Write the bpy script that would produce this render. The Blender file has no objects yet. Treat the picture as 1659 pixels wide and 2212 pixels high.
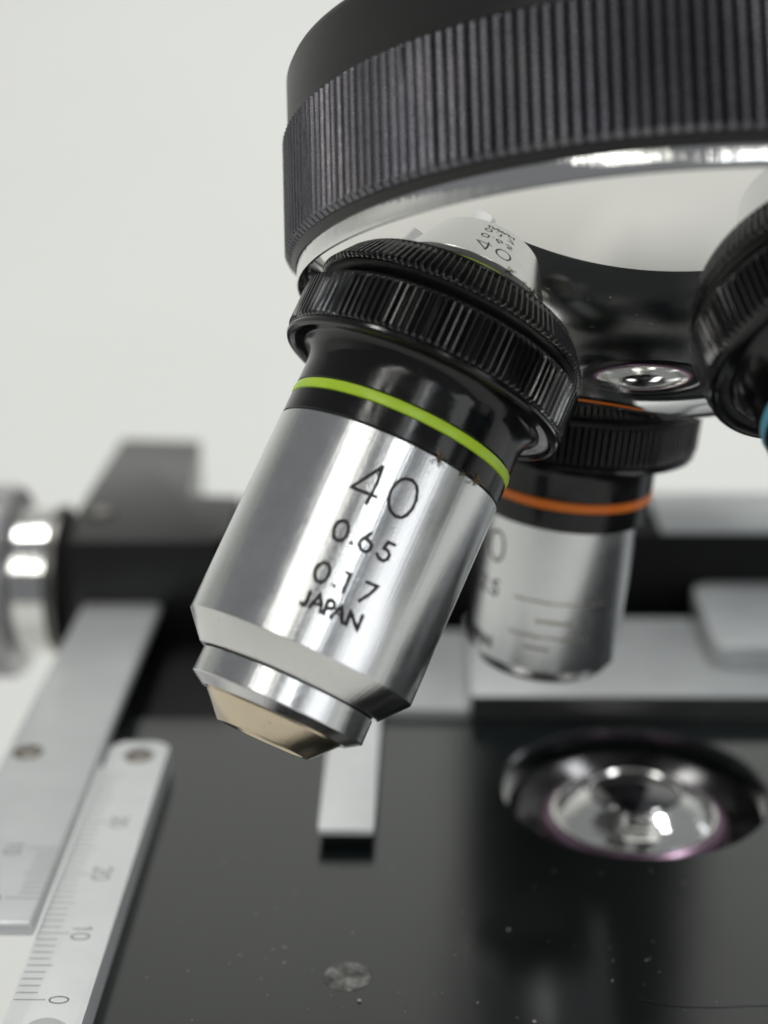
import bpy, bmesh, math, random
from math import sin, cos, pi, sqrt, radians
from mathutils import Vector, Matrix

# ------------------------------------------------------------------ units
# 1 Blender unit = 100 mm.  All dimensions below are written in millimetres.
S = 0.01
random.seed(4)
scene = bpy.context.scene
COL = scene.collection

# ------------------------------------------------------------------ camera
cam_data = bpy.data.cameras.new("camera")
cam = bpy.data.objects.new("camera", cam_data)
COL.objects.link(cam)
R_ = Vector((0.999667, 0.0245058, -0.0080878))
D_ = Vector((0.00047044, -0.3306612, -0.9437494))
F_ = Vector((-0.0258016, 0.9434313, -0.3305626))
mt = Matrix((( R_.x, -D_.x, -F_.x, 0), (R_.y, -D_.y, -F_.y, 0), (R_.z, -D_.z, -F_.z, 90.24 * S), (0, 0, 0, 1)))
cam.matrix_world = mt
cam_data.sensor_fit = 'HORIZONTAL'
cam_data.sensor_width = 36.0
cam_data.lens = 36.0 * 3549.95 / 1659.0
cam_data.clip_start = 0.02
cam_data.clip_end = 200
cam_data.dof.use_dof = True
cam_data.dof.focus_distance = 138.0 * S
cam_data.dof.aperture_fstop = 2.1
scene.camera = cam

# ------------------------------------------------------------------ world and lamps
scene.view_settings.view_transform = 'Standard'
scene.view_settings.look = 'None'
scene.view_settings.exposure = 0.0
scene.view_settings.gamma = 1.0
world = bpy.data.worlds.new("World")
scene.world = world
world.use_nodes = True
bg = world.node_tree.nodes["Background"]
bg.inputs[0].default_value = (0.93, 0.96, 1.0, 1)
bg.inputs[1].default_value = 0.20


def area(name, loc, target, sx, sy, power, color):
    d = bpy.data.lights.new(name, 'AREA')
    d.shape = 'RECTANGLE'
    d.size = sx * S
    d.size_y = sy * S
    d.energy = power
    d.color = color
    o = bpy.data.objects.new(name, d)
    COL.objects.link(o)
    o.location = Vector(loc) * S
    v = (Vector(target) - Vector(loc))
    o.rotation_euler = v.to_track_quat('-Z', 'Y').to_euler()
    return o


# ceiling light fittings and side light of the room, plus added fill lamps
area("ceiling_or_fill_light", (-620, -950, 1300), (-620, -950, 0), 130, 1300, 420, (1.0, 0.985, 0.93))
area("ceiling_or_fill_light", (-380, -1050, 1300), (-380, -1050, 0), 50, 1200, 110, (1.0, 0.985, 0.90))
area("ceiling_or_fill_light", (560, -1650, 1250), (560, -1600, 0), 120, 1200, 430, (0.93, 0.97, 1.0))
area("ceiling_or_fill_light", (330, -1350, 1250), (330, -1300, 0), 50, 1200, 110, (1.0, 0.98, 0.93))
area("ceiling_or_fill_light", (-500, 900, 2100), (-500, 1500, 0), 250, 1300, 2000, (1.0, 0.99, 0.96))
area("ceiling_or_fill_light", (900, 900, 2100), (900, 1500, 0), 250, 1300, 2000, (0.97, 0.99, 1.0))
area("ceiling_or_fill_light", (-2300, 600, 1500), (-3500, 500, 500), 300, 1500, 700, (1.0, 0.99, 0.96))  # added lamp, turned to the side wall only to brighten it
area("side_light", (2100, -1500, 450), (0, 150, 0), 1500, 1100, 700, (0.97, 0.985, 1.0))  # added fill that lights the orange band and collar ridges from the front
area("side_light", (2500, 1300, 800), (0, 300, 0), 700, 900, 300, (0.93, 0.97, 1.0))


# ------------------------------------------------------------------ materials
def mat(name, base, rough=0.5, metal=0.0, ior=1.5, spec=0.5, coat=0.0):
    m = bpy.data.materials.new(name)
    m.use_nodes = True
    b = m.node_tree.nodes["Principled BSDF"]
    b.inputs["Base Color"].default_value = (*base, 1)
    b.inputs["Roughness"].default_value = rough
    b.inputs["Metallic"].default_value = metal
    b.inputs["IOR"].default_value = ior
    b.inputs["Specular IOR Level"].default_value = spec
    b.inputs["Coat Weight"].default_value = coat
    return m, m.node_tree, b


def noise(nt, scale, detail=4, rough=0.55, vec=None, stretch=None):
    n = nt.nodes.new("ShaderNodeTexNoise")
    n.inputs["Scale"].default_value = scale
    n.inputs["Detail"].default_value = detail
    n.inputs["Roughness"].default_value = rough
    tc = nt.nodes.new("ShaderNodeTexCoord")
    src = tc.outputs["Object"]
    if stretch:
        mp = nt.nodes.new("ShaderNodeMapping")
        mp.inputs["Scale"].default_value = stretch
        nt.links.new(src, mp.inputs["Vector"])
        src = mp.outputs["Vector"]
    nt.links.new(src, n.inputs["Vector"])
    return n.outputs["Fac"]


def ramp(nt, fac, stops):
    r = nt.nodes.new("ShaderNodeValToRGB")
    nt.links.new(fac, r.inputs["Fac"])
    e = r.color_ramp.elements
    while len(e) < len(stops):
        e.new(0.5)
    for el, (p, c) in zip(e, stops):
        el.position = p
        if not hasattr(c, '__len__'):
            c = (c, c, c)
        el.color = (*c, 1)
    return r.outputs["Color"]


def bump(nt, b, fac, strength, dist, prev=None):
    n = nt.nodes.new("ShaderNodeBump")
    n.inputs["Strength"].default_value = strength
    n.inputs["Distance"].default_value = dist
    nt.links.new(fac, n.inputs["Height"])
    if prev:
        nt.links.new(prev, n.inputs["Normal"])
    nt.links.new(n.outputs["Normal"], b.inputs["Normal"])
    return n.outputs["Normal"]


def cylindrical(nt, sa, sz):
    """angle / height coordinates round the local Z axis"""
    tc = nt.nodes.new("ShaderNodeTexCoord")
    sp = nt.nodes.new("ShaderNodeSeparateXYZ")
    nt.links.new(tc.outputs["Object"], sp.inputs[0])
    at = nt.nodes.new("ShaderNodeMath"); at.operation = 'ARCTAN2'
    nt.links.new(sp.outputs["Y"], at.inputs[0]); nt.links.new(sp.outputs["X"], at.inputs[1])
    m1 = nt.nodes.new("ShaderNodeMath"); m1.operation = 'MULTIPLY'; m1.inputs[1].default_value = sa
    m2 = nt.nodes.new("ShaderNodeMath"); m2.operation = 'MULTIPLY'; m2.inputs[1].default_value = sz
    nt.links.new(at.outputs[0], m1.inputs[0]); nt.links.new(sp.outputs["Z"], m2.inputs[0])
    cb = nt.nodes.new("ShaderNodeCombineXYZ")
    nt.links.new(m1.outputs[0], cb.inputs[0]); nt.links.new(m2.outputs[0], cb.inputs[1])
    return cb.outputs[0]


def noise_v(nt, vec, scale, detail=4, rough=0.6):
    n = nt.nodes.new("ShaderNodeTexNoise")
    n.inputs["Scale"].default_value = scale
    n.inputs["Detail"].default_value = detail
    n.inputs["Roughness"].default_value = rough
    nt.links.new(vec, n.inputs["Vector"])
    return n.outputs["Fac"]


# satin chrome barrel: turned metal with cloudy tarnish, long faint scratches and specks
def barrel_metal(name, tint, r0, r1):
    m, nt, b = mat(name, tint, r0, 1.0)
    cloud = noise(nt, 34, 6, 0.7)
    nt.links.new(ramp(nt, cloud, [(0.35, r0), (0.68, r1)]), b.inputs["Roughness"])
    speck = noise(nt, 260, 3, 0.6)
    mx = nt.nodes.new("ShaderNodeMixRGB"); mx.blend_type = 'MULTIPLY'; mx.inputs[0].default_value = 1
    nt.links.new(ramp(nt, cloud, [(0.3, tuple(c * 0.93 for c in tint)), (0.65, tint)]), mx.inputs[1])
    nt.links.new(ramp(nt, speck, [(0.27, 0.72), (0.36, 1.0)]), mx.inputs[2])
    nt.links.new(mx.outputs[0], b.inputs["Base Color"])
    rings = noise_v(nt, cylindrical(nt, 0.4, 900), 1.0, 2)
    n1 = bump(nt, b, rings, 0.03, 0.0006)
    streak = noise_v(nt, cylindrical(nt, 70, 1.2), 1.0, 3, 0.6)
    n2 = bump(nt, b, streak, 0.09, 0.0018, n1)
    fine = noise(nt, 420, 3, 0.6)
    bump(nt, b, fine, 0.06, 0.001, n2)
    return m


M_BARREL = barrel_metal("satin_chrome", (0.75, 0.76, 0.76), 0.16, 0.23)
M_CHAMFER = barrel_metal("satin_chrome_chamfer", (0.72, 0.705, 0.70), 0.07, 0.13)
M_GOLD = barrel_metal("pale_brass", (0.68, 0.575, 0.43), 0.13, 0.24)

M_MIRROR, nt, b = mat("polished_chrome", (0.93, 0.915, 0.89), 0.02, 1.0)
sm = noise(nt, 9, 4, 0.6)
nt.links.new(ramp(nt, sm, [(0.40, 0.012), (0.75, 0.06)]), b.inputs["Roughness"])
sm2 = noise(nt, 5, 1, 0.4)
bump(nt, b, sm2, 0.05, 0.004)
M_RIM, nt, b = mat("turned_chrome", (0.82, 0.82, 0.81), 0.06, 1.0)
rg = noise_v(nt, cylindrical(nt, 40, 2), 1.0, 4)
n1 = bump(nt, b, rg, 0.18, 0.004)
nt.links.new(ramp(nt, noise(nt, 30, 4), [(0.4, 0.05), (0.7, 0.14)]), b.inputs["Roughness"])

# black anodised knurl with worn, faintly iridescent ridges
M_KNURL, nt, b = mat("black_anodised_knurl", (0.02, 0.02, 0.022), 0.34, 0.85, 1.6, 0.7)
col = ramp(nt, noise(nt, 16, 5, 0.6), [(0.30, (0.12, 0.117, 0.132)), (0.50, (0.15, 0.143, 0.162)), (0.62, (0.165, 0.158, 0.167)), (0.75, (0.19, 0.18, 0.18))])
nt.links.new(col, b.inputs["Base Color"])
nt.links.new(ramp(nt, noise(nt, 130, 4, 0.6), [(0.35, 0.22), (0.7, 0.36)]), b.inputs["Roughness"])
st_ = noise_v(nt, cylindrical(nt, 240, 4), 1.0, 4, 0.7)
bump(nt, b, st_, 0.12, 0.002)

M_KNURL2, nt, b = mat("black_lacquered_knurl", (0.006, 0.006, 0.0065), 0.2, 0.0, 1.6, 0.6)
nt.links.new(ramp(nt, noise(nt, 90, 5, 0.6), [(0.35, 0.15), (0.7, 0.20)]), b.inputs["Roughness"])
dirt = ramp(nt, noise(nt, 150, 4, 0.7), [(0.66, (0.006, 0.006, 0.0065)), (0.80, (0.05, 0.042, 0.03))])
nt.links.new(dirt, b.inputs["Base Color"])
bump(nt, b, noise(nt, 300, 3), 0.05, 0.001)

M_GLOSS, nt, b = mat("black_gloss_lacquer", (0.003, 0.003, 0.0035), 0.12, 0.0, 1.5, 0.45)
nt.links.new(ramp(nt, noise(nt, 40, 5, 0.65), [(0.35, 0.09), (0.7, 0.24)]), b.inputs["Roughness"])
sp_ = ramp(nt, noise(nt, 95, 5, 0.75), [(0.64, (0.005, 0.005, 0.0055)), (0.80, (0.06, 0.052, 0.036))])
nt.links.new(sp_, b.inputs["Base Color"])
bump(nt, b, noise(nt, 60, 3), 0.05, 0.003)

M_BLACKSATIN, nt, b = mat("black_satin_enamel", (0.012, 0.012, 0.013), 0.38, 0.0, 1.5, 0.5)
nt.links.new(ramp(nt, noise(nt, 60, 4), [(0.4, 0.34), (0.7, 0.44)]), b.inputs["Roughness"])
bump(nt, b, noise(nt, 350, 3), 0.08, 0.001)

M_HOUSING, nt, b = mat("black_matt_housing", (0.018, 0.018, 0.017), 0.42, 0.0, 1.5, 0.5)
bump(nt, b, noise(nt, 400, 3), 0.15, 0.001)

# black stage plate: smooth enamel, fine scratches, smears
M_STAGE, nt, b = mat("black_stage_enamel", (0.006, 0.009, 0.009), 0.12, 0.0, 1.82, 0.5)
smear = noise(nt, 3.2, 5, 0.6, stretch=(1, 0.6, 1))
nt.links.new(ramp(nt, smear, [(0.35, 0.10), (0.7, 0.19)]), b.inputs["Roughness"])
spk = ramp(nt, noise(nt, 120, 4, 0.7), [(0.70, (0.006, 0.009, 0.009)), (0.82, (0.05, 0.045, 0.04))])
nt.links.new(spk, b.inputs["Base Color"])
scr = noise(nt, 14, 6, 0.75, stretch=(0.5, 9, 1))
bump(nt, b, scr, 0.05, 0.002)

M_SILVERPLATE, nt, b = mat("satin_anodised_plate", (0.56, 0.58, 0.58), 0.42, 0.35, 1.5, 0.5)
nt.links.new(ramp(nt, noise(nt, 10, 4), [(0.35, (0.62, 0.64, 0.64)), (0.7, (0.70, 0.72, 0.72))]), b.inputs["Base Color"])
bump(nt, b, noise(nt, 300, 3), 0.08, 0.001)
M_SCALE, nt, b = mat("white_satin_scale", (0.66, 0.69, 0.69), 0.4, 0.25, 1.5, 0.5)
nt.links.new(ramp(nt, noise(nt, 22, 5), [(0.35, (0.84, 0.86, 0.86)), (0.7, (0.90, 0.92, 0.92))]), b.inputs["Base Color"])
bump(nt, b, noise(nt, 400, 3), 0.1, 0.001)
M_GREYPLATE, nt, b = mat("grey_holder_plate", (0.30, 0.315, 0.315), 0.34, 0.35, 1.5, 0.5)
nt.links.new(ramp(nt, noise(nt, 10, 4), [(0.35, (0.52, 0.54, 0.54)), (0.7, (0.60, 0.62, 0.62))]), b.inputs["Base Color"])
M_DARKFACE, nt, b = mat("dark_reflection_edge", (0.055, 0.06, 0.06), 0.35, 0.2, 1.5, 0.5)
nt.links.new(ramp(nt, noise(nt, 30, 3), [(0.35, 0.05), (0.7, 0.065)]), b.inputs["Base Color"])
M_BLOCK, nt, b = mat("black_block_enamel", (0.004, 0.004, 0.0045), 0.26, 0.0, 1.6, 0.5)
bump(nt, b, noise(nt, 120, 3), 0.05, 0.001)
M_MATTBLACK, nt, b = mat("matt_black", (0.006, 0.006, 0.007), 0.6, 0.0, 1.45, 0.3)
bump(nt, b, noise(nt, 200, 3), 0.1, 0.001)
M_CHROME, nt, b = mat("chrome", (0.78, 0.78, 0.76), 0.12, 1.0)
bump(nt, b, noise(nt, 80, 3), 0.04, 0.001)
M_KNOB, nt, b = mat("satin_steel_knob", (0.50, 0.49, 0.50), 0.38, 0.8)
bump(nt, b, noise(nt, 120, 3), 0.06, 0.001)
M_BRASS, nt, b = mat("dull_brass", (0.16, 0.155, 0.145), 0.35, 0.8)
bump(nt, b, noise(nt, 120, 3), 0.06, 0.001)
M_SCREW, nt, b = mat("tarnished_screw", (0.30, 0.27, 0.24), 0.45, 0.6)
nt.links.new(ramp(nt, noise(nt, 60, 4), [(0.35, (0.22, 0.19, 0.16)), (0.7, (0.42, 0.39, 0.36))]), b.inputs["Base Color"])
M_FILL, nt, b = mat("worn_metal_plug", (0.10, 0.10, 0.095), 0.45, 0.3)
nt.links.new(ramp(nt, noise(nt, 45, 6, 0.7), [(0.38, (0.04, 0.04, 0.038)), (0.52, (0.16, 0.16, 0.15)), (0.66, (0.38, 0.37, 0.35))]), b.inputs["Base Color"])
bump(nt, b, noise(nt, 60, 5, 0.7), 0.6, 0.004)

M_INK, nt, b = mat("black_engraving_fill", (0.018, 0.013, 0.014), 0.40, 0.0, 1.45, 0.4)
nt.links.new(ramp(nt, noise(nt, 120, 4, 0.7), [(0.45, (0.016, 0.011, 0.014)), (0.75, (0.055, 0.04, 0.032))]), b.inputs["Base Color"])
M_REFLECTION, nt, b = mat("brown_reflection_streak", (0.40, 0.34, 0.27), 0.30, 0.7)
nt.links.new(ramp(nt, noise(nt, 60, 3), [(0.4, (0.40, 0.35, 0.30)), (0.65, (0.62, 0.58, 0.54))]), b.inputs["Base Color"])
M_GREYINK, nt, b = mat("grey_scale_ink", (0.10, 0.105, 0.10), 0.5)
nt.links.new(ramp(nt, noise(nt, 60, 3), [(0.4, 0.09), (0.7, 0.14)]), b.inputs["Base Color"])


def band_mat(name, c0, c1):
    m, nt, b = mat(name, c0, 0.32, 0.0, 1.5, 0.5)
    nt.links.new(ramp(nt, noise(nt, 45, 5, 0.7), [(0.35, c0), (0.7, c1)]), b.inputs["Base Color"])
    bump(nt, b, noise(nt, 140, 4), 0.2, 0.002)
    return m


M_GREEN = band_mat("lime_green_paint", (0.50, 0.76, 0.035), (0.58, 0.84, 0.06))
M_ORANGE = band_mat("orange_paint", (0.98, 0.20, 0.008), (1.0, 0.26, 0.015))
M_BLUE = band_mat("light_blue_paint", (0.16, 0.50, 0.66), (0.20, 0.56, 0.72))
M_PURPLE, nt, b = mat("purple_coated_glass", (0.26, 0.16, 0.23), 0.24, 0.6, 1.7, 0.6)
bump(nt, b, noise(nt, 20, 3), 0.04, 0.002)
M_RINGWHITE, nt, b = mat("bright_lens_ring", (0.95, 0.95, 0.92), 0.07, 0.9)
bump(nt, b, noise_v(nt, cylindrical(nt, 3, 90), 1.0, 3), 0.15, 0.003)
M_LENS, nt, b = mat("dark_coated_lens", (0.008, 0.008, 0.010), 0.03, 0.0, 2.0, 0.8)
bump(nt, b, noise(nt, 12, 2), 0.02, 0.001)
M_TABLE, nt, b = mat("white_table_laminate", (0.80, 0.80, 0.775), 0.6, 0.0, 1.45, 0.3)
nt.links.new(ramp(nt, noise(nt, 0.35, 3), [(0.35, (0.77, 0.77, 0.745)), (0.7, (0.82, 0.82, 0.795))]), b.inputs["Base Color"])
M_WALL, nt, b = mat("white_wall_paint", (0.78, 0.785, 0.75), 0.8, 0.0, 1.45, 0.2)
nt.links.new(ramp(nt, noise(nt, 0.12, 3), [(0.35, (0.76, 0.765, 0.73)), (0.7, (0.80, 0.805, 0.77))]), b.inputs["Base Color"])
M_DUST, nt, b = mat("pale_dust", (0.6, 0.56, 0.46), 0.6)
nt.links.new(ramp(nt, noise(nt, 40, 2), [(0.4, (0.45, 0.40, 0.30)), (0.6, (0.75, 0.73, 0.68))]), b.inputs["Base Color"])
M_HAIR, nt, b = mat("dark_hair", (0.03, 0.03, 0.028), 0.5)
nt.links.new(ramp(nt, noise(nt, 30, 2), [(0.4, 0.02), (0.6, 0.05)]), b.inputs["Base Color"])
M_LINT, nt, b = mat("brown_lint", (0.10, 0.085, 0.055), 0.8)
nt.links.new(ramp(nt, noise(nt, 90, 2), [(0.4, (0.05, 0.045, 0.03)), (0.6, (0.30, 0.20, 0.10))]), b.inputs["Base Color"])


# ------------------------------------------------------------------ object helpers
def link(name, bm, m, parent=None, smooth=0.6, mats=None):
    me = bpy.data.meshes.new(name)
    bmesh.ops.recalc_face_normals(bm, faces=bm.faces[:])
    if smooth:
        for f in bm.faces:
            f.smooth = True
        for e in bm.edges:
            if len(e.link_faces) == 2 and e.calc_face_angle(0) > smooth:
                e.smooth = False
    bm.to_mesh(me)
    bm.free()
    for mm in (mats or [m]):
        me.materials.append(mm)
    o = bpy.data.objects.new(name, me)
    COL.objects.link(o)
    if parent:
        o.parent = parent
    return o


def thing(name, label, cat, mw, group=None):
    o = bpy.data.objects.new(name, None)
    COL.objects.link(o)
    o.empty_display_size = 0.05
    o.matrix_world = mw
    o["label"] = label
    o["category"] = cat
    if group:
        o["group"] = group
    return o


def tag(o, label, cat, group=None, kind=None):
    o["label"] = label
    o["category"] = cat
    if group:
        o["group"] = group
    if kind:
        o["kind"] = kind


def frame(p, zaxis, xaxis):
    z = Vector(zaxis).normalized()
    x = Vector(xaxis)
    x = (x - z * x.dot(z)).normalized()
    y = z.cross(x)
    p = Vector(p) * S
    return Matrix(((x.x, y.x, z.x, p.x), (x.y, y.y, z.y, p.y), (x.z, y.z, z.z, p.z), (0, 0, 0, 1)))


def at(x, y, z):
    return Matrix.Translation(Vector((x, y, z)) * S)


def lathe(prof, n=128, bm=None, close=False):
    """revolve (z, r) points round local Z"""
    bm = bm or bmesh.new()
    rows = []
    for z, r in prof:
        if r < 1e-6:
            rows.append([bm.verts.new((0, 0, z * S))])
        else:
            rows.append([bm.verts.new((r * S * cos(2 * pi * i / n), r * S * sin(2 * pi * i / n), z * S)) for i in range(n)])
    pairs = list(zip(rows[:-1], rows[1:]))
    if close:
        pairs.append((rows[-1], rows[0]))
    for a, b in pairs:
        for i in range(n):
            j = (i + 1) % n
            if len(a) == 1 and len(b) == 1:
                continue
            if len(a) == 1:
                bm.faces.new((a[0], b[i], b[j]))
            elif len(b) == 1:
                bm.faces.new((a[i], a[j], b[0]))
            else:
                bm.faces.new((a[i], a[j], b[j], b[i]))
    return bm


def knurl(z0, z1, r_in, r_out, teeth, cham0, cham1, r_back, jitter=0.0, flat=0.22, seed=1):
    """knurled ring: V grooves between narrow crests, run out by a chamfer at each end"""
    rnd = random.Random(seed)
    bm = bmesh.new()
    shape = [(0.0, 0.0), (0.25, 0.5), (0.5 - flat / 2, 1.0), (0.5 + flat / 2, 1.0), (0.75, 0.5)]
    if flat > 0.4:   # rounded crests with narrow grooves
        shape = [(0.0, 0.0), (0.13, 0.62), (0.30, 0.88), (0.5, 1.0), (0.70, 0.88), (0.87, 0.62)]
    cols = []
    for k in range(teeth):
        j = 1 - jitter * rnd.random()
        off = (rnd.random() - 0.5) * 0.10 * (1 if jitter else 0)
        for f, h in shape:
            cols.append((2 * pi * (k + f + (off if h else 0)) / teeth, r_in + (r_out - r_in) * h * j))
    zs = [z0] + [z0 + cham0 * q for q in (0.12, 0.25, 0.37, 0.5, 0.62, 0.75, 0.87, 1.0)]
    zs += [z0 + cham0 + (z1 - cham1 - z0 - cham0) * q for q in (0.33, 0.66)]
    zs += [z1 - cham1 * q for q in (1.0, 0.8, 0.6, 0.4, 0.2)] + [z1]
    rows = []
    for z in zs:
        lim = r_out + 1
        if z < z0 + cham0:
            lim = r_in + (r_out - r_in) * (z - z0) / cham0
        if z > z1 - cham1:
            lim = r_in + (r_out - r_in) * (z1 - z) / cham1
        rows.append([bm.verts.new((min(r, lim) * S * cos(t), min(r, lim) * S * sin(t), z * S)) for t, r in cols])
    n = len(cols)
    inner0 = [bm.verts.new((r_back * S * cos(t), r_back * S * sin(t), z0 * S)) for t, r in cols]
    inner1 = [bm.verts.new((r_back * S * cos(t), r_back * S * sin(t), z1 * S)) for t, r in cols]
    rows = [inner0] + rows + [inner1]
    for a, b in zip(rows, rows[1:] + [rows[0]]):
        for i in range(n):
            j = (i + 1) % n
            bm.faces.new((a[i], a[j], b[j], b[i]))
    return bm


def box(x0, x1, y0, y1, z0, z1, bev=0.2, seg=2, bm=None):
    bm2 = bmesh.new()
    bmesh.ops.create_cube(bm2, size=1)
    for v in bm2.verts:
        v.co = Vector(((x0 if v.co.x < 0 else x1) * S, (y0 if v.co.y < 0 else y1) * S, (z0 if v.co.z < 0 else z1) * S))
    if bev:
        bmesh.ops.bevel(bm2, geom=bm2.edges[:], offset=bev * S, segments=seg, profile=0.5, affect='EDGES')
    if bm is not None:
        me = bpy.data.meshes.new("tmp"); bm2.to_mesh(me); bm2.free(); bm.from_mesh(me); bpy.data.meshes.remove(me)
        return bm
    return bm2


def prism(poly, z0, z1, bev=0.3, seg=2):
    bm = bmesh.new()
    lo = [bm.verts.new((x * S, y * S, z0 * S)) for x, y in poly]
    hi = [bm.verts.new((x * S, y * S, z1 * S)) for x, y in poly]
    bm.faces.new(lo[::-1])
    top = bm.faces.new(hi)
    n = len(poly)
    for i in range(n):
        j = (i + 1) % n
        bm.faces.new((lo[i], lo[j], hi[j], hi[i]))
    if bev:
        bmesh.ops.bevel(bm, geom=list(top.edges), offset=bev * S, segments=seg, profile=0.5, affect='EDGES')
    return bm


def rounded(x0, x1, y0, y1, r, n=8):
    pts = []
    for cx, cy, a in ((x1 - r, y0 + r, -90), (x1 - r, y1 - r, 0), (x0 + r, y1 - r, 90), (x0 + r, y0 + r, 180)):
        for k in range(n + 1):
            t = radians(a + 90 * k / n)
            pts.append((cx + r * cos(t), cy + r * sin(t)))
    return pts


def ribbon(bm, pts, w, place):
    """stroke of width w (mm) along 2-D points, laid on a surface by place(u, v); round ends"""
    P = [Vector(p) for p in pts]
    closed = (P[0] - P[-1]).length < 0.02 and len(P) > 4
    if closed:
        P = P[:-1]
    Q = []
    m = len(P)
    for i in range(m if closed else m - 1):
        a, b_ = P[i], P[(i + 1) % m]
        k = max(1, int((b_ - a).length / 0.18))
        Q += [a + (b_ - a) * (q / k) for q in range(k)]
    if not closed:
        Q.append(P[-1])
    n = len(Q)
    L, R = [], []
    for i in range(n):
        a = Q[(i - 1) % n] if (closed or i > 0) else Q[i]
        c = Q[(i + 1) % n] if (closed or i < n - 1) else Q[i]
        d1 = (Q[i] - a); d2 = (c - Q[i])
        if d1.length < 1e-9: d1 = d2
        if d2.length < 1e-9: d2 = d1
        n1 = Vector((-d1.y, d1.x)).normalized(); n2 = Vector((-d2.y, d2.x)).normalized()
        nn = (n1 + n2)
        nn = nn.normalized() if nn.length > 0.2 else n1
        k = min(1.6, 1 / max(0.3, nn.dot(n1)))
        wob = 1 + 0.10 * sin(i * 1.7 + pts[0][0] * 5)
        L.append(Q[i] + nn * w / 2 * k * wob); R.append(Q[i] - nn * w / 2 * k * wob)
    LV = [bm.verts.new(place(p.x, p.y)) for p in L]
    RV = [bm.verts.new(place(p.x, p.y)) for p in R]
    for i in range(n if closed else n - 1):
        j = (i + 1) % n
        bm.faces.new((LV[i], RV[i], RV[j], LV[j]))
    if not closed:
        for idx, other, lv, rv in ((0, 1, LV[0], RV[0]), (n - 1, n - 2, LV[-1], RV[-1])):
            c = Q[idx]; out = (c - Q[other])
            out = out.normalized() if out.length > 1e-9 else Vector((1, 0))
            a0 = math.atan2((L[idx] - c).y, (L[idx] - c).x)
            sgn = 1 if Vector((cos(a0 + pi / 2), sin(a0 + pi / 2))).dot(out) > 0 else -1
            arc = [bm.verts.new(place(c.x + w / 2 * cos(a0 + sgn * pi * q / 6), c.y + w / 2 * sin(a0 + sgn * pi * q / 6))) for q in range(1, 6)]
            bm.faces.new([lv] + arc + [rv])


# ------------------------------------------------------------------ setting
# white table running into a curved white backdrop, one smooth sheet
sweep = [(-450, -190), (-450, -160), (-447, -153), (-440, -150), (0, -150), (400, -150), (900, -150)]
for k in range(1, 25):
    q = k / 24 * pi / 2
    sweep.append((900 + 1700 * sin(q), -150 + 1700 * (1 - cos(q))))
sweep += [(2600, 2200), (2600, 3000)]
bm = bmesh.new()
rows = [[bm.verts.new((x * S, y * S, z * S)) for y, z in sweep] for x in (-3500, 0, 3500)]
for a_, b_ in zip(rows, rows[1:]):
    for i in range(len(sweep) - 1):
        bm.faces.new((a_[i], b_[i], b_[i + 1], a_[i + 1]))
o = link("backdrop", bm, M_WALL, None, 1.5)
tag(o, "seamless off-white table and backdrop, far out of focus behind the microscope", "backdrop", kind="structure")

o = link("wall", box(-3600, -3505, -1800, 2595, -600, 1300, 0), M_WALL)
tag(o, "plain off-white side wall of the room", "wall", kind="structure")

# ------------------------------------------------------------------ revolving nosepiece (turret)
TC = (22.036, 144.254, 55.690)
TA = Vector((-0.0292969, 0.4217148, 0.9062551))
TX = (0.9992422, 0.0356018, 0.0157361)
turret = thing("revolving_nosepiece", "black knurled revolving turret with a bright domed chrome underside, carrying the objectives",
               "nosepiece", frame(TC, TA, TX))
link("knurled_ring", knurl(8.05, 18.75, 33.72, 34.52, 220, 0.60, 0.25, 33.0, 0.03, 0.5), M_KNURL, turret, 0.35)
link("chamfer_ring", lathe([(7.35, 33.3), (7.35, 33.55), (7.50, 33.62), (8.02, 33.90), (8.2, 33.6), (8.2, 33.0)], 200, close=True), M_HOUSING, turret)  # smooth black chamfer below the knurl
link("polished_rim", lathe([(8.0, 33.25), (7.2, 33.46), (5.85, 33.50), (5.68, 33.42), (5.66, 33.2), (6.50, 32.9), (8.0, 32.7)], 256, close=True), M_RIM, turret)
HC, RM = 42.1, 48.6
prof = [(HC - sqrt(RM * RM - q * q), q) for q in [33.15 * (1 - (k / 44.0)) for k in range(44)]] + [(HC - RM, 0)]
link("domed_plate", lathe(prof, 256), M_MIRROR, turret, 1.5)
link("retaining_collar", lathe([(18.75, 33.0), (18.75, 34.1), (19.4, 34.1), (19.4, 33.0)], 160, close=True), M_HOUSING, turret)

# ------------------------------------------------------------------ arm with the head that holds the turret
arm = thing("nosepiece_housing", "smooth black microscope head above the knurled turret", "microscope housing", frame(TC, TA, TX))
link("head_housing", lathe([(19.35, 20), (19.35, 33.95), (20.2, 34.02), (24.2, 34.02), (24.9, 33.7), (25.3, 32.8), (25.4, 0)], 200), M_HOUSING, arm)
limb = link("limb", box(7, 46, 240, 300, 33, 240, 5, 4), M_BLACKSATIN, arm)
limb.matrix_parent_inverse = arm.matrix_world.inverted()
neck = link("neck", box(10, 43, 168, 250, 112, 150, 6, 4), M_BLACKSATIN, arm)
neck.matrix_parent_inverse = arm.matrix_world.inverted()

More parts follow.
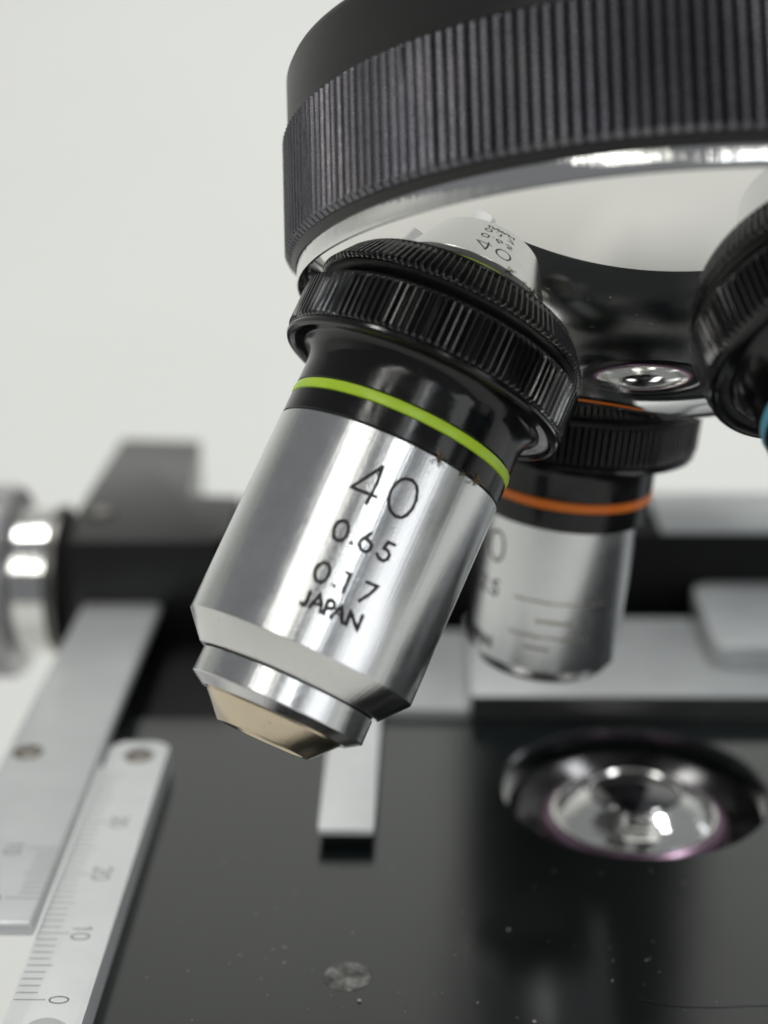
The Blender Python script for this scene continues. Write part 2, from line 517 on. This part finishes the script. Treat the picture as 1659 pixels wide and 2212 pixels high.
# ------------------------------------------------------------------ engraved strokes (t along the barrel, angle round it)
TEXT40 = [
(0.28,[(14.9,-2.232),(17.38,-2.073),(17.31,-2.283)]),
(0.28,[(14.9,-2.232),(16.25,-2.244),(18.09,-2.236)]),
(0.28,[(14.94,-2.44),(14.83,-2.493),(15.05,-2.54),(15.44,-2.566),(16.09,-2.587),(16.84,-2.588),(17.5,-2.568),(17.91,-2.536),(18.02,-2.486),(17.83,-2.433),(17.45,-2.399),(16.91,-2.377),(16.35,-2.371),(15.71,-2.38),(15.22,-2.404),(14.94,-2.44)]),
(0.28,[(20.1,-2.121),(20.08,-2.156),(20.29,-2.181),(20.71,-2.195),(21.23,-2.197),(21.61,-2.178),(21.72,-2.141),(21.52,-2.106),(21.16,-2.091),(20.71,-2.085),(20.34,-2.095),(20.1,-2.121)]),
(0.28,[(21.44,-2.254),(21.48,-2.261)]),
(0.28,[(20.1,-2.365),(20.58,-2.337),(20.95,-2.316),(21.32,-2.317),(21.61,-2.346),(21.63,-2.384),(21.35,-2.411),(20.93,-2.408),(20.7,-2.379),(20.67,-2.341)]),
(0.28,[(20.09,-2.577),(20.14,-2.517),(20.7,-2.507),(20.75,-2.546),(20.99,-2.572),(21.38,-2.57),(21.64,-2.543),(21.6,-2.502),(21.36,-2.474)]),
(0.28,[(23.71,-2.127),(23.74,-2.165),(24,-2.189),(24.49,-2.198),(25,-2.19),(25.26,-2.166),(25.27,-2.129),(24.97,-2.1),(24.5,-2.087),(24.04,-2.095),(23.71,-2.127)]),
(0.28,[(25.05,-2.265),(25.09,-2.273)]),
(0.28,[(23.72,-2.32),(23.7,-2.351),(24.39,-2.356),(25.24,-2.355)]),
(0.28,[(23.71,-2.494),(23.64,-2.591),(24.52,-2.552),(25.29,-2.499)]),
(0.31,[(26.26,-2.123),(26.86,-2.129),(27.35,-2.126),(27.44,-2.111),(27.34,-2.091)]),
(0.31,[(27.38,-2.166),(26.85,-2.181),(26.18,-2.202),(26.75,-2.238),(27.39,-2.257)]),
(0.24,[(27,-2.175),(26.89,-2.24)]),
(0.31,[(27.41,-2.287),(26.76,-2.281),(26.36,-2.278),(26.17,-2.301),(26.28,-2.329),(26.54,-2.341),(26.78,-2.328),(26.91,-2.293)]),
(0.31,[(27.41,-2.349),(26.83,-2.367),(26.27,-2.392),(26.8,-2.419),(27.4,-2.441)]),
(0.24,[(26.94,-2.362),(26.95,-2.42)]),
(0.30,[(27.4,-2.441),(27.39,-2.481),(26.31,-2.472),(27.43,-2.58),(26.22,-2.575)]),
]
# the 10x lens: "10", "0.25", "JAPAN" in the same lettering
ONE = [(0.23, [(15.25, -2.20), (14.9, -2.232), (16.4, -2.236), (18.05, -2.236)])]
TWO = [(0.23, [(20.45, -2.315), (20.13, -2.34), (20.10, -2.38), (20.40, -2.405), (20.9, -2.385), (21.64, -2.315), (21.64, -2.41)])]
TEXT10 = ONE + [TEXT40[2]] + TEXT40[3:5] + TWO + [TEXT40[6]] + TEXT40[11:]


def engraving(strokes, groups, r, parent, tmid=None, tnew=None):
    """each engraved character is a piece of its own on the barrel"""
    for g in groups:
        bm = bmesh.new()
        for k in g:
            w, pts = strokes[k]
            rr = r + 0.012 + 0.003 * (k % 4)
            q = []
            for t, a in pts:
                if tmid is not None:
                    a = tnew + (a - tmid) * 10.0 / r
                q.append((a * r, t))

            def place(u, v, rr=rr):
                return (rr * S * cos(u / r), rr * S * sin(u / r), v * S)
            ribbon(bm, q, w, place)
        link("engraved_character", bm, M_INK, parent, 1.5)


def objective_top(root, teeth, seed):
    """mounting shoulder, knurled collar and black fillet neck shared by the three lenses"""
    link("mounting_shoulder", lathe([(-0.9, 9.0), (-0.9, 10.6), (0.30, 10.6), (0.34, 11.9), (0.55, 12.2), (0.75, 11.0)], 128, close=True), M_BLACKSATIN, root)
    link("knurled_collar", knurl(0.62, 4.98, 12.28, 12.76, teeth, 0.35, 0.42, 11.0, 0.02, 0.16, seed), M_KNURL2, root, 0.3)
    link("collar_rim", lathe([(4.90, 10.8), (4.90, 12.35), (5.05, 12.55), (5.30, 12.62), (5.50, 12.50), (5.62, 12.15),
                              (5.45, 11.9), (5.30, 11.55), (5.38, 11.1), (5.2, 10.6)], 160, close=True), M_GLOSS, root)


def neck_profile(r, t1):
    pts = [(5.0, 10.4), (5.12, 11.25)]
    for k in range(9):
        q = k / 8 * pi / 2
        pts.append((5.30 + 2.3 * (1 - cos(q)) * 0.9, 11.2 - (11.2 - r) * sin(q)))
    pts += [(t1 - 0.12, r), (t1, r - 0.12), (t1, r - 1.0)]
    return pts


def ring_prof(t0, t1, r, b=0.08, back=1.0):
    return [(t0, r - back), (t0, r - b), (t0 + b, r), (t1 - b, r), (t1, r - b), (t1, r - back)]


UP = Vector((0, 0, 1))


def objective_frame(p, d):
    d = Vector(d)
    return frame(p, d, d.cross(UP))


# 40x, green band, in sharp focus
green = thing("objective_lens", "silver objective lens in sharp focus with lime green band, engraved 40 and JAPAN",
              "objective lens", objective_frame((1.62, 139.03, 57.46), (-0.3986, -0.4873, -0.77695)), "objective lenses on the turret")
objective_top(green, 120, 3)
link("neck", lathe(neck_profile(9.93, 9.28), 160), M_GLOSS, green)
link("colour_band", lathe([(9.26, 9.0), (9.26, 9.80), (9.36, 9.95), (9.74, 10.03), (10.15, 9.97), (10.26, 9.82), (10.26, 9.0)], 160), M_GREEN, green)
link("lower_ring", lathe(ring_prof(10.24, 12.12, 9.95), 160), M_GLOSS, green)
link("seam_ring", lathe(ring_prof(12.10, 12.24, 9.86, 0.02), 128), M_MATTBLACK, green)
bar = link("barrel", lathe([(12.22, 9.0), (12.22, 9.93), (12.30, 10.0)] + [(12.3 + (30.24 - 12.3) * k / 24, 10.0) for k in range(1, 25)] +
                    [(30.30, 9.97), (32.48, 8.08), (32.56, 7.9), (32.56, 6.9)], 200), M_BARREL, green, 0.3, mats=[M_BARREL, M_CHAMFER])
for f in bar.data.polygons:
    if f.center.z > 30.27 * S:
        f.material_index = 1
engraving(TEXT40, [(0, 1), (2,), (3,), (4,), (5,), (6,), (7,), (8,), (9,), (10,), (11,), (12, 13), (14,), (15, 16), (17,)], 10.0, bar)
link("barrel_groove", lathe([(32.3, 6.8), (32.3, 7.45), (32.75, 7.45), (32.75, 6.8)], 128), M_MATTBLACK, green)
no = link("nose_sleeve", lathe([(32.68, 6.8), (32.68, 7.54), (32.74, 7.60), (34.80, 7.62), (34.88, 7.58), (35.56, 6.50), (35.58, 5.4)], 200), M_BARREL, green, 0.3, mats=[M_BARREL, M_CHAMFER])
for f in no.data.polygons:
    if f.center.z > 34.85 * S:
        f.material_index = 1
link("nose_cone", lathe([(35.2, 5.6), (35.46, 6.0), (35.72, 5.95), (37.62, 4.16), (37.70, 4.02), (37.68, 3.60), (37.4, 3.4), (37.1, 3.3)], 160), M_GOLD, green, 0.3)
link("front_lens", lathe([(37.35, 3.52)] + [(37.35 + 0.15 * (1 - (q / 8) ** 2), 3.5 * q / 8) for q in range(8, 0, -1)] + [(37.5, 0)], 96), M_LENS, green)

# 10x, orange band, behind
orange = thing("objective_lens", "silver objective lens with orange band, engraved 10, blurred behind the green banded one",
               "objective lens", objective_frame((15.47, 162.40, 47.04), (-0.11029, -0.00105, -0.9939)), "objective lenses on the turret")
objective_top(orange, 120, 5)
link("neck", lathe(neck_profile(9.05, 9.76), 128), M_GLOSS, orange)
link("colour_band", lathe([(9.74, 8.2), (9.74, 9.0), (9.84, 9.10), (10.62, 9.10), (10.72, 9.0), (10.72, 8.2)], 128), M_ORANGE, orange)
link("lower_ring", lathe(ring_prof(10.70, 12.9, 9.0), 128), M_GLOSS, orange)
link("seam_ring", lathe(ring_prof(12.88, 13.04, 8.0, 0.02), 128), M_MATTBLACK, orange)
bar = link("barrel", lathe([(13.02, 7.3), (13.02, 8.04), (13.1, 8.1)] + [(13.1 + 15.4 * k / 16, 8.1) for k in range(1, 17)] +
                    [(28.6, 8.02), (29.6, 7.35), (29.65, 6.2)], 160), M_BARREL, orange, 0.3)
engraving(TEXT10, [(0,), (1,), (2,), (3,), (4,), (5,), (6,), (7, 8), (9,), (10, 11), (12,)], 8.1, bar, -2.36, -2.05)
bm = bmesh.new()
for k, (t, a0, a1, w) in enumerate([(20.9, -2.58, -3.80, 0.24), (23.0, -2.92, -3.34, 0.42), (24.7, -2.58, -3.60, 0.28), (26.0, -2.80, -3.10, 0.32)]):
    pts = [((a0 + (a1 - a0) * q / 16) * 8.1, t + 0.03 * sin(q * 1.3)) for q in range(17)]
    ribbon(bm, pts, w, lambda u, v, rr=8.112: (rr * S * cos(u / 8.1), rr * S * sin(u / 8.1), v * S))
o = link("painted_reflection", bm, M_REFLECTION, bar, 1.5)  # dark streaks reflected in the barrel, painted on as brown ribbons
link("front_ring", lathe([(29.5, 6.9), (29.6, 7.05), (30.3, 6.6), (30.35, 4.2), (29.9, 4.0)], 128), M_BRASS, orange)
link("front_lens", lathe([(29.95, 4.1), (30.1, 3.0), (30.2, 1.5), (30.22, 0)], 64), M_LENS, orange)

# blue banded lens at the right edge
blue = thing("objective_lens", "dark objective lens with light blue band at the right edge of the picture",
             "objective lens", objective_frame((32.5, 127.73, 63.72), (0.24417, -0.72265, -0.64666)), "objective lenses on the turret")
objective_top(blue, 120, 8)
link("neck", lathe(neck_profile(9.93, 9.28), 160), M_GLOSS, blue)
link("colour_band", lathe([(9.26, 9.0), (9.26, 9.80), (9.36, 9.95), (9.74, 10.03), (10.15, 9.97), (10.26, 9.82), (10.26, 9.0)], 160), M_BLUE, blue)
link("lower_ring", lathe(ring_prof(10.24, 12.12, 9.95), 160), M_GLOSS, blue)
link("barrel", lathe([(12.1, 9.0), (12.22, 9.93), (12.30, 10.0), (30.24, 10.0), (32.02, 8.48), (32.10, 7.0), (32.3, 8.3), (34.7, 8.4), (35.6, 6.75),
                      (35.6, 6.0), (37.7, 4.2), (37.75, 0)], 160), M_BARREL, blue, 0.3)

# ------------------------------------------------------------------ stage
HX, HY, HR = 23.2, 164.0, 14.65
SX0, SX1, SY0, SY1 = -36.2, 112.0, 109.0, 181.0
stage = thing("microscope_stage", "glossy black flat stage plate with a round opening for the condenser", "microscope stage", at(HX, HY, 0))


def rect_hit(a):
    dx, dy = cos(a), sin(a)
    t = 1e9
    if dx > 1e-9: t = min(t, (SX1 - HX) / dx)
    if dx < -1e-9: t = min(t, (SX0 - HX) / dx)
    if dy > 1e-9: t = min(t, (SY1 - HY) / dy)
    if dy < -1e-9: t = min(t, (SY0 - HY) / dy)
    return dx * t, dy * t


angs = [2 * pi * k / 180 for k in range(180)]
angs += [math.atan2(y - HY, x - HX) % (2 * pi) for x in (SX0, SX1) for y in (SY0, SY1)]
angs = sorted(angs)
bm = bmesh.new()
rings = []
for spec in (('h', HR, -5.5), ('h', HR, -0.35), ('h', HR + 0.3, 0.0), ('r', 0, 0.0), ('r', 0, -6.0)):
    row = []
    for a in angs:
        x, y = (spec[1] * cos(a), spec[1] * sin(a)) if spec[0] == 'h' else rect_hit(a)
        row.append(bm.verts.new((x * S, y * S, spec[2] * S)))
    rings.append(row)
for a_, b_ in zip(rings, rings[1:] + rings[:1]):
    for i in range(len(angs)):
        j = (i + 1) % len(angs)
        bm.faces.new((a_[i], a_[j], b_[j], b_[i]))
link("stage_plate", bm, M_STAGE, stage, 0.3)
pl = link("threaded_plug", lathe([(0.02, 2.25), (0.10, 2.12), (0.05, 1.9), (0.07, 1.2), (0.04, 0.6), (0.06, 0)], 48), M_FILL, stage)
pl.location = Vector((-7.2 - HX, 128.3 - HY, 0)) * S

# scale plate screwed to the stage
ruler = link("scale_plate", prism(rounded(-36.15, -29.35, 105.0, 169.0, 1.3), 0.05, 3.0, 0.35, 3), M_SCALE, stage)
ruler.matrix_parent_inverse = stage.matrix_world.inverted()

DIG = {  # strokes in a 1 x 1.6 box, origin at the centre
    '0': [[(0.42 * cos(2 * pi * k / 20), 0.76 * sin(2 * pi * k / 20)) for k in range(21)]],
    '1': [[(-0.2, 0.5), (0.05, 0.78), (0.05, -0.78)]],
    '2': [[(-0.4, 0.42), (-0.28, 0.7), (0.05, 0.78), (0.36, 0.62), (0.38, 0.3), (0.1, -0.15), (-0.42, -0.76), (0.42, -0.76)]],
    '3': [[(-0.36, 0.6), (0.0, 0.78), (0.34, 0.6), (0.32, 0.2), (-0.02, 0.06), (0.36, -0.12), (0.4, -0.5), (0.05, -0.77), (-0.38, -0.56)]],
    '4': [[(0.2, -0.76), (0.2, 0.78), (-0.42, -0.3), (0.42, -0.3)]],
}


def plate_marks(name, z, ticks, numbers, parent, m):
    """ticks: (x0, x1, y); numbers: (text, x, y) running towards -Y with their tops to +X"""
    bm = bmesh.new()

    def place(u, v):
        return (u * S, v * S, (z + 0.012) * S)
    for x0, x1, y in ticks:
        ribbon(bm, [(x0, y), (x1, y)], 0.09, place)
    for text, x, y in numbers:
        n = len(text)
        for k, ch in enumerate(text):
            yc = y - (k - (n - 1) / 2) * 1.25
            for st in DIG[ch]:
                ribbon(bm, [(x + q * 1.1, yc - p * 1.15) for p, q in st], 0.14, place)
    o = link(name, bm, m, parent, 1.5)
    o.matrix_parent_inverse = parent.matrix_world.inverted() if parent.matrix_world != Matrix() else Matrix()
    return o


bpy.context.view_layer.update()
ticks = []
for k in range(0, 41):
    y = 120.35 + 1.0155 * k
    ln = 2.75 if k % 10 == 0 else (2.25 if k % 5 == 0 else 1.85)
    ticks.append((-35.95, -35.95 + ln, y))
plate_marks("scale_marks", 3.0, ticks, [("0", -32.0, 120.35), ("10", -32.05, 130.6), ("20", -32.05, 140.8), ("30", -32.1, 150.9), ], ruler, M_GREYINK)


def screw(name, x, y, z, r, parent, m, slot=True):
    bm = lathe([(0.0, r * 1.15), (0.06, r * 1.12), (0.02, r * 1.02), (0.25, r * 0.96), (0.32, r * 0.8), (0.34, 0)], 48)
    o = link(name, bm, m, parent)
    if slot:
        sb = link("slot", box(-r * 0.8, r * 0.8, -r * 0.12, r * 0.12, 0.30, 0.37, 0), M_MATTBLACK, o)
        sb.rotation_euler.z = 0.6
    o.matrix_parent_inverse = parent.matrix_world.inverted()
    o.location = Vector((x, y, z)) * S
    return o


screw("screw", -32.3, 115.9, 3.0, 1.7, ruler, M_SILVERPLATE, False)
screw("screw", -32.5, 165.6, 3.0, 1.45, ruler, M_SCREW)

# ------------------------------------------------------------------ condenser under the opening
cond = thing("condenser", "round condenser lens with purple coating and bright ring inside the stage opening", "condenser", at(23.3, 163.6, -3.0))
link("condenser_body", lathe([(-32, 0), (-32, 12), (-4, 13.6), (0.4, 14.2), (0.7, 13.9), (0.5, 12.8), (-0.4, 11.2), (-0.6, 10.6)], 128), M_GLOSS, cond)
link("coated_lens", lathe([(-0.7, 10.5), (-0.2, 10.3), (0.1, 9.95), (0.3, 9.5), (0.35, 9.3), (0.2, 9.2)], 128), M_PURPLE, cond, 1.5)
rp = [(-0.5, 9.0), (0.15, 9.25), (0.42, 9.15), (0.50, 8.85)]
RD = 12.5
z_edge = sqrt(RD * RD - 8.8 * 8.8)
for k in range(15):
    q = 8.8 - (8.8 - 5.2) * k / 14
    rp.append((0.35 + sqrt(RD * RD - q * q) - z_edge + 0.05 * sin(k * 2.4), q))
rp += [(rp[-1][0] - 0.12, 5.1), (rp[-1][0] - 0.16, 4.9)]
zr = rp[-1][0]
link("bright_ring", lathe(rp, 128), M_RINGWHITE, cond, 0.9)
link("front_lens", lathe([(zr - 0.1, 5.0)] + [(zr + 0.75 * (1 - (q / 10) ** 2), 4.95 * q / 10) for q in range(10, 0, -1)] + [(zr + 0.75, 0)], 96), M_LENS, cond, 1.5)

# ------------------------------------------------------------------ mechanical slide holder at the back and left
holder = thing("slide_holder", "mechanical slide holder with black block, grey plates and graduated arm at the left", "slide holder", at(0, 181.5, 0))


def hp(name, bm, m, smooth=0.6):
    o = link(name, bm, m, holder, smooth)
    o.matrix_parent_inverse = holder.matrix_world.inverted()
    return o


bpy.context.view_layer.update()
hp("base_shelf", box(-47.0, 110, 181.3, 262, -7.0, -1.6, 0.4), M_MATTBLACK)
hp("carriage_block", prism([(-49.9, 207.5), (-28.5, 207.5), (-27.0, 211), (-27.0, 226.8), (-35.0, 226.8), (-36.6, 254.5), (-49.6, 255.8)], -1.5, 13.3, 0.35, 2), M_BLOCK)
hp("rail", box(-26.6, 110, 211.5, 227.0, -1.5, 13.0, 0.4), M_MATTBLACK)
hp("rail_cap", box(32.0, 110, 211.3, 227.4, 13.05, 13.6, 0.2), M_GREYPLATE)
hp("holder_plate", box(5.4, 110, 181.2, 205.5, -1.5, 3.2, 0.25), M_GREYPLATE)
ed = hp("dark_reflection_sheet", box(5.5, 110, 180.95, 181.18, 0.05, 3.0, 0.0), M_DARKFACE)  # front face coloured dark for the dark surroundings it reflects
hp("thin_plate", box(-17, 5.35, 181.3, 205.5, -1.5, 1.3, 0.2), M_GREYPLATE)
hp("slide_clamp", prism(rounded(36.4, 90, 189.0, 211.3, 2.2), 3.25, 6.0, 0.5, 3), M_SILVERPLATE)
fi = hp("finger", prism(rounded(-11.35, -5.5, 150.9, 196, 0.5), 1.5, 2.2, 0.2, 3), M_SCALE)
hp("finger_block", box(-11.0, -5.85, 151.3, 181.0, 0.06, 1.48, 0.12), M_MATTBLACK)

# graduated arm with the vernier
vern = hp("vernier_plate", box(-47.0, -36.25, 129.6, 207.3, 3.06, 4.55, 0.5, 4), M_SILVERPLATE)
ticks = []
for k in range(0, 11):
    y = 133.95 + 0.905 * k
    ln = 3.1 if k in (0, 10) else (2.35 if k == 5 else 1.95)
    ticks.append((-36.75 - ln, -36.75, y))
mk = plate_marks("vernier_marks", 4.55, ticks, [("0", -41.2, 133.95), ("10", -41.2, 142.9)], vern, M_GREYINK)
screw("screw", -44.5, 163.4, 4.55, 1.5, vern, M_SCREW)
link_hole = link("bolt_hole", lathe([(0.02, 2.35), (0.12, 2.3), (0.06, 1.9), (0.05, 0)], 48), M_MATTBLACK, holder)
link_hole.matrix_parent_inverse = holder.matrix_world.inverted()
link_hole.location = Vector((-46.3, 218.5, 13.3)) * S
screw("bolt", -46.3, 219.3, 13.35, 1.5, holder, M_SCREW, False)


# drive knob at the far left
def turn_x(bm):
    bmesh.ops.rotate(bm, verts=bm.verts[:], matrix=Matrix.Rotation(pi / 2, 3, 'Y'))
    return bm


kn = hp("drive_knob", turn_x(knurl(-79, -56.5, 13.0, 13.5, 80, 0.6, 0.8, 4, 0, 0.3, 2)), M_KNOB, 0.35)
hub = link("knob_hub", turn_x(lathe([(-56.6, 3), (-56.6, 9.6), (-56.0, 10.2), (-51.4, 10.3), (-50.9, 9.8), (-50.9, 3)], 96)), M_CHROME, kn)
wa = link("washer", turn_x(lathe([(-50.88, 3), (-50.88, 10.5), (-50.0, 10.5), (-50.0, 3)], 96)), M_BRASS, kn)
kn.location = Vector((0, 212.5, 5.6)) * S

# ------------------------------------------------------------------ dust and lint
bm = bmesh.new()


def grain(x, y, r, z=0.0):
    m = Matrix.Translation(Vector((x, y, z + r * 0.6)) * S) @ Matrix.Diagonal((r * S, r * S * random.uniform(0.7, 1.3), r * S * 0.7, 1))
    bmesh.ops.create_icosphere(bm, subdivisions=1, radius=1.0, matrix=m)


for x, y, r in [(-13.4, 132.7, 0.16), (-14.4, 132.4, 0.13), (-13.2, 130.3, 0.13), (7.9, 136.0, 0.15), (-6.0, 124.6, 0.22),
                (-17.5, 131.5, 0.10), (-22.0, 129.0, 0.08), (4.6, 124.5, 0.12), (17.0, 128, 0.09), (20.5, 131.2, 0.10), (9.5, 121.8, 0.2)]:
    grain(x, y, r)
for k in range(60):
    grain(random.uniform(-26, 30), random.uniform(118, 150), random.uniform(0.03, 0.07))
o = link("dust_specks", bm, M_DUST, None, 1.5)
tag(o, "pale dust specks scattered on the black stage", "dust", kind="stuff")


def fibre(bm, pts, w):
    P = [Vector(p) for p in pts]
    prev = None
    for i, p in enumerate(P):
        d = (P[min(i + 1, len(P) - 1)] - P[max(i - 1, 0)]).normalized()
        a = d.orthogonal().normalized(); b_ = d.cross(a)
        ring = [bm.verts.new((p + (a * cos(q) + b_ * sin(q)) * w) * S) for q in (0, 2.09, 4.19)]
        if prev:
            for k in range(3):
                bm.faces.new((prev[k], prev[(k + 1) % 3], ring[(k + 1) % 3], ring[k]))
        prev = ring


bm = bmesh.new()
fibre(bm, [(19 + q * 1.1, 125.2 - 0.55 * sin(q / 2.4) - 0.12 * q, 0.05 + 0.03 * sin(q)) for q in range(14)], 0.03)
o = link("hair", bm, M_HAIR, None, 1.5)
tag(o, "thin dark hair lying on the black stage at lower right", "hair")


def lint_tuft(t, ang, n, size, seed):
    rnd = random.Random(seed)
    bm = bmesh.new()
    c = Vector((10.02 * cos(ang), 10.02 * sin(ang), t))
    nrm = Vector((cos(ang), sin(ang), 0))
    for k in range(n):
        d = Vector((rnd.uniform(-1, 1), rnd.uniform(-1, 1), rnd.uniform(-1, 1)))
        d = (d - nrm * d.dot(nrm)).normalized() + nrm * rnd.uniform(0.0, 0.6)
        e = d.orthogonal().normalized() * rnd.uniform(-0.3, 0.3)
        L = size * rnd.uniform(0.5, 1)
        s0 = c + Vector((rnd.uniform(-.2, .2), rnd.uniform(-.2, .2), rnd.uniform(-.15, .15))) * size + nrm * 0.05
        fibre(bm, [s0, s0 + d * L * 0.5 + e * L, s0 + d * L], 0.042)
    return bm


for (t, a, n, s_, sd, lab) in [(12.25, -2.62, 14, 0.8, 3, "tiny tan lint tuft on the seam above the engraved 40"),
                               (12.1, -3.05, 14, 0.95, 9, "small dark lint tuft at the right end of the barrel seam"),
                               (12.25, -2.86, 4, 0.5, 12, "short dark fibre on the barrel seam between two lint tufts")]:
    o = link("lint", lint_tuft(t, a, n, s_, sd), M_LINT, None, 1.5)
    o.matrix_world = green.matrix_world.copy()
    tag(o, lab, "lint", "lint on the lens seam")
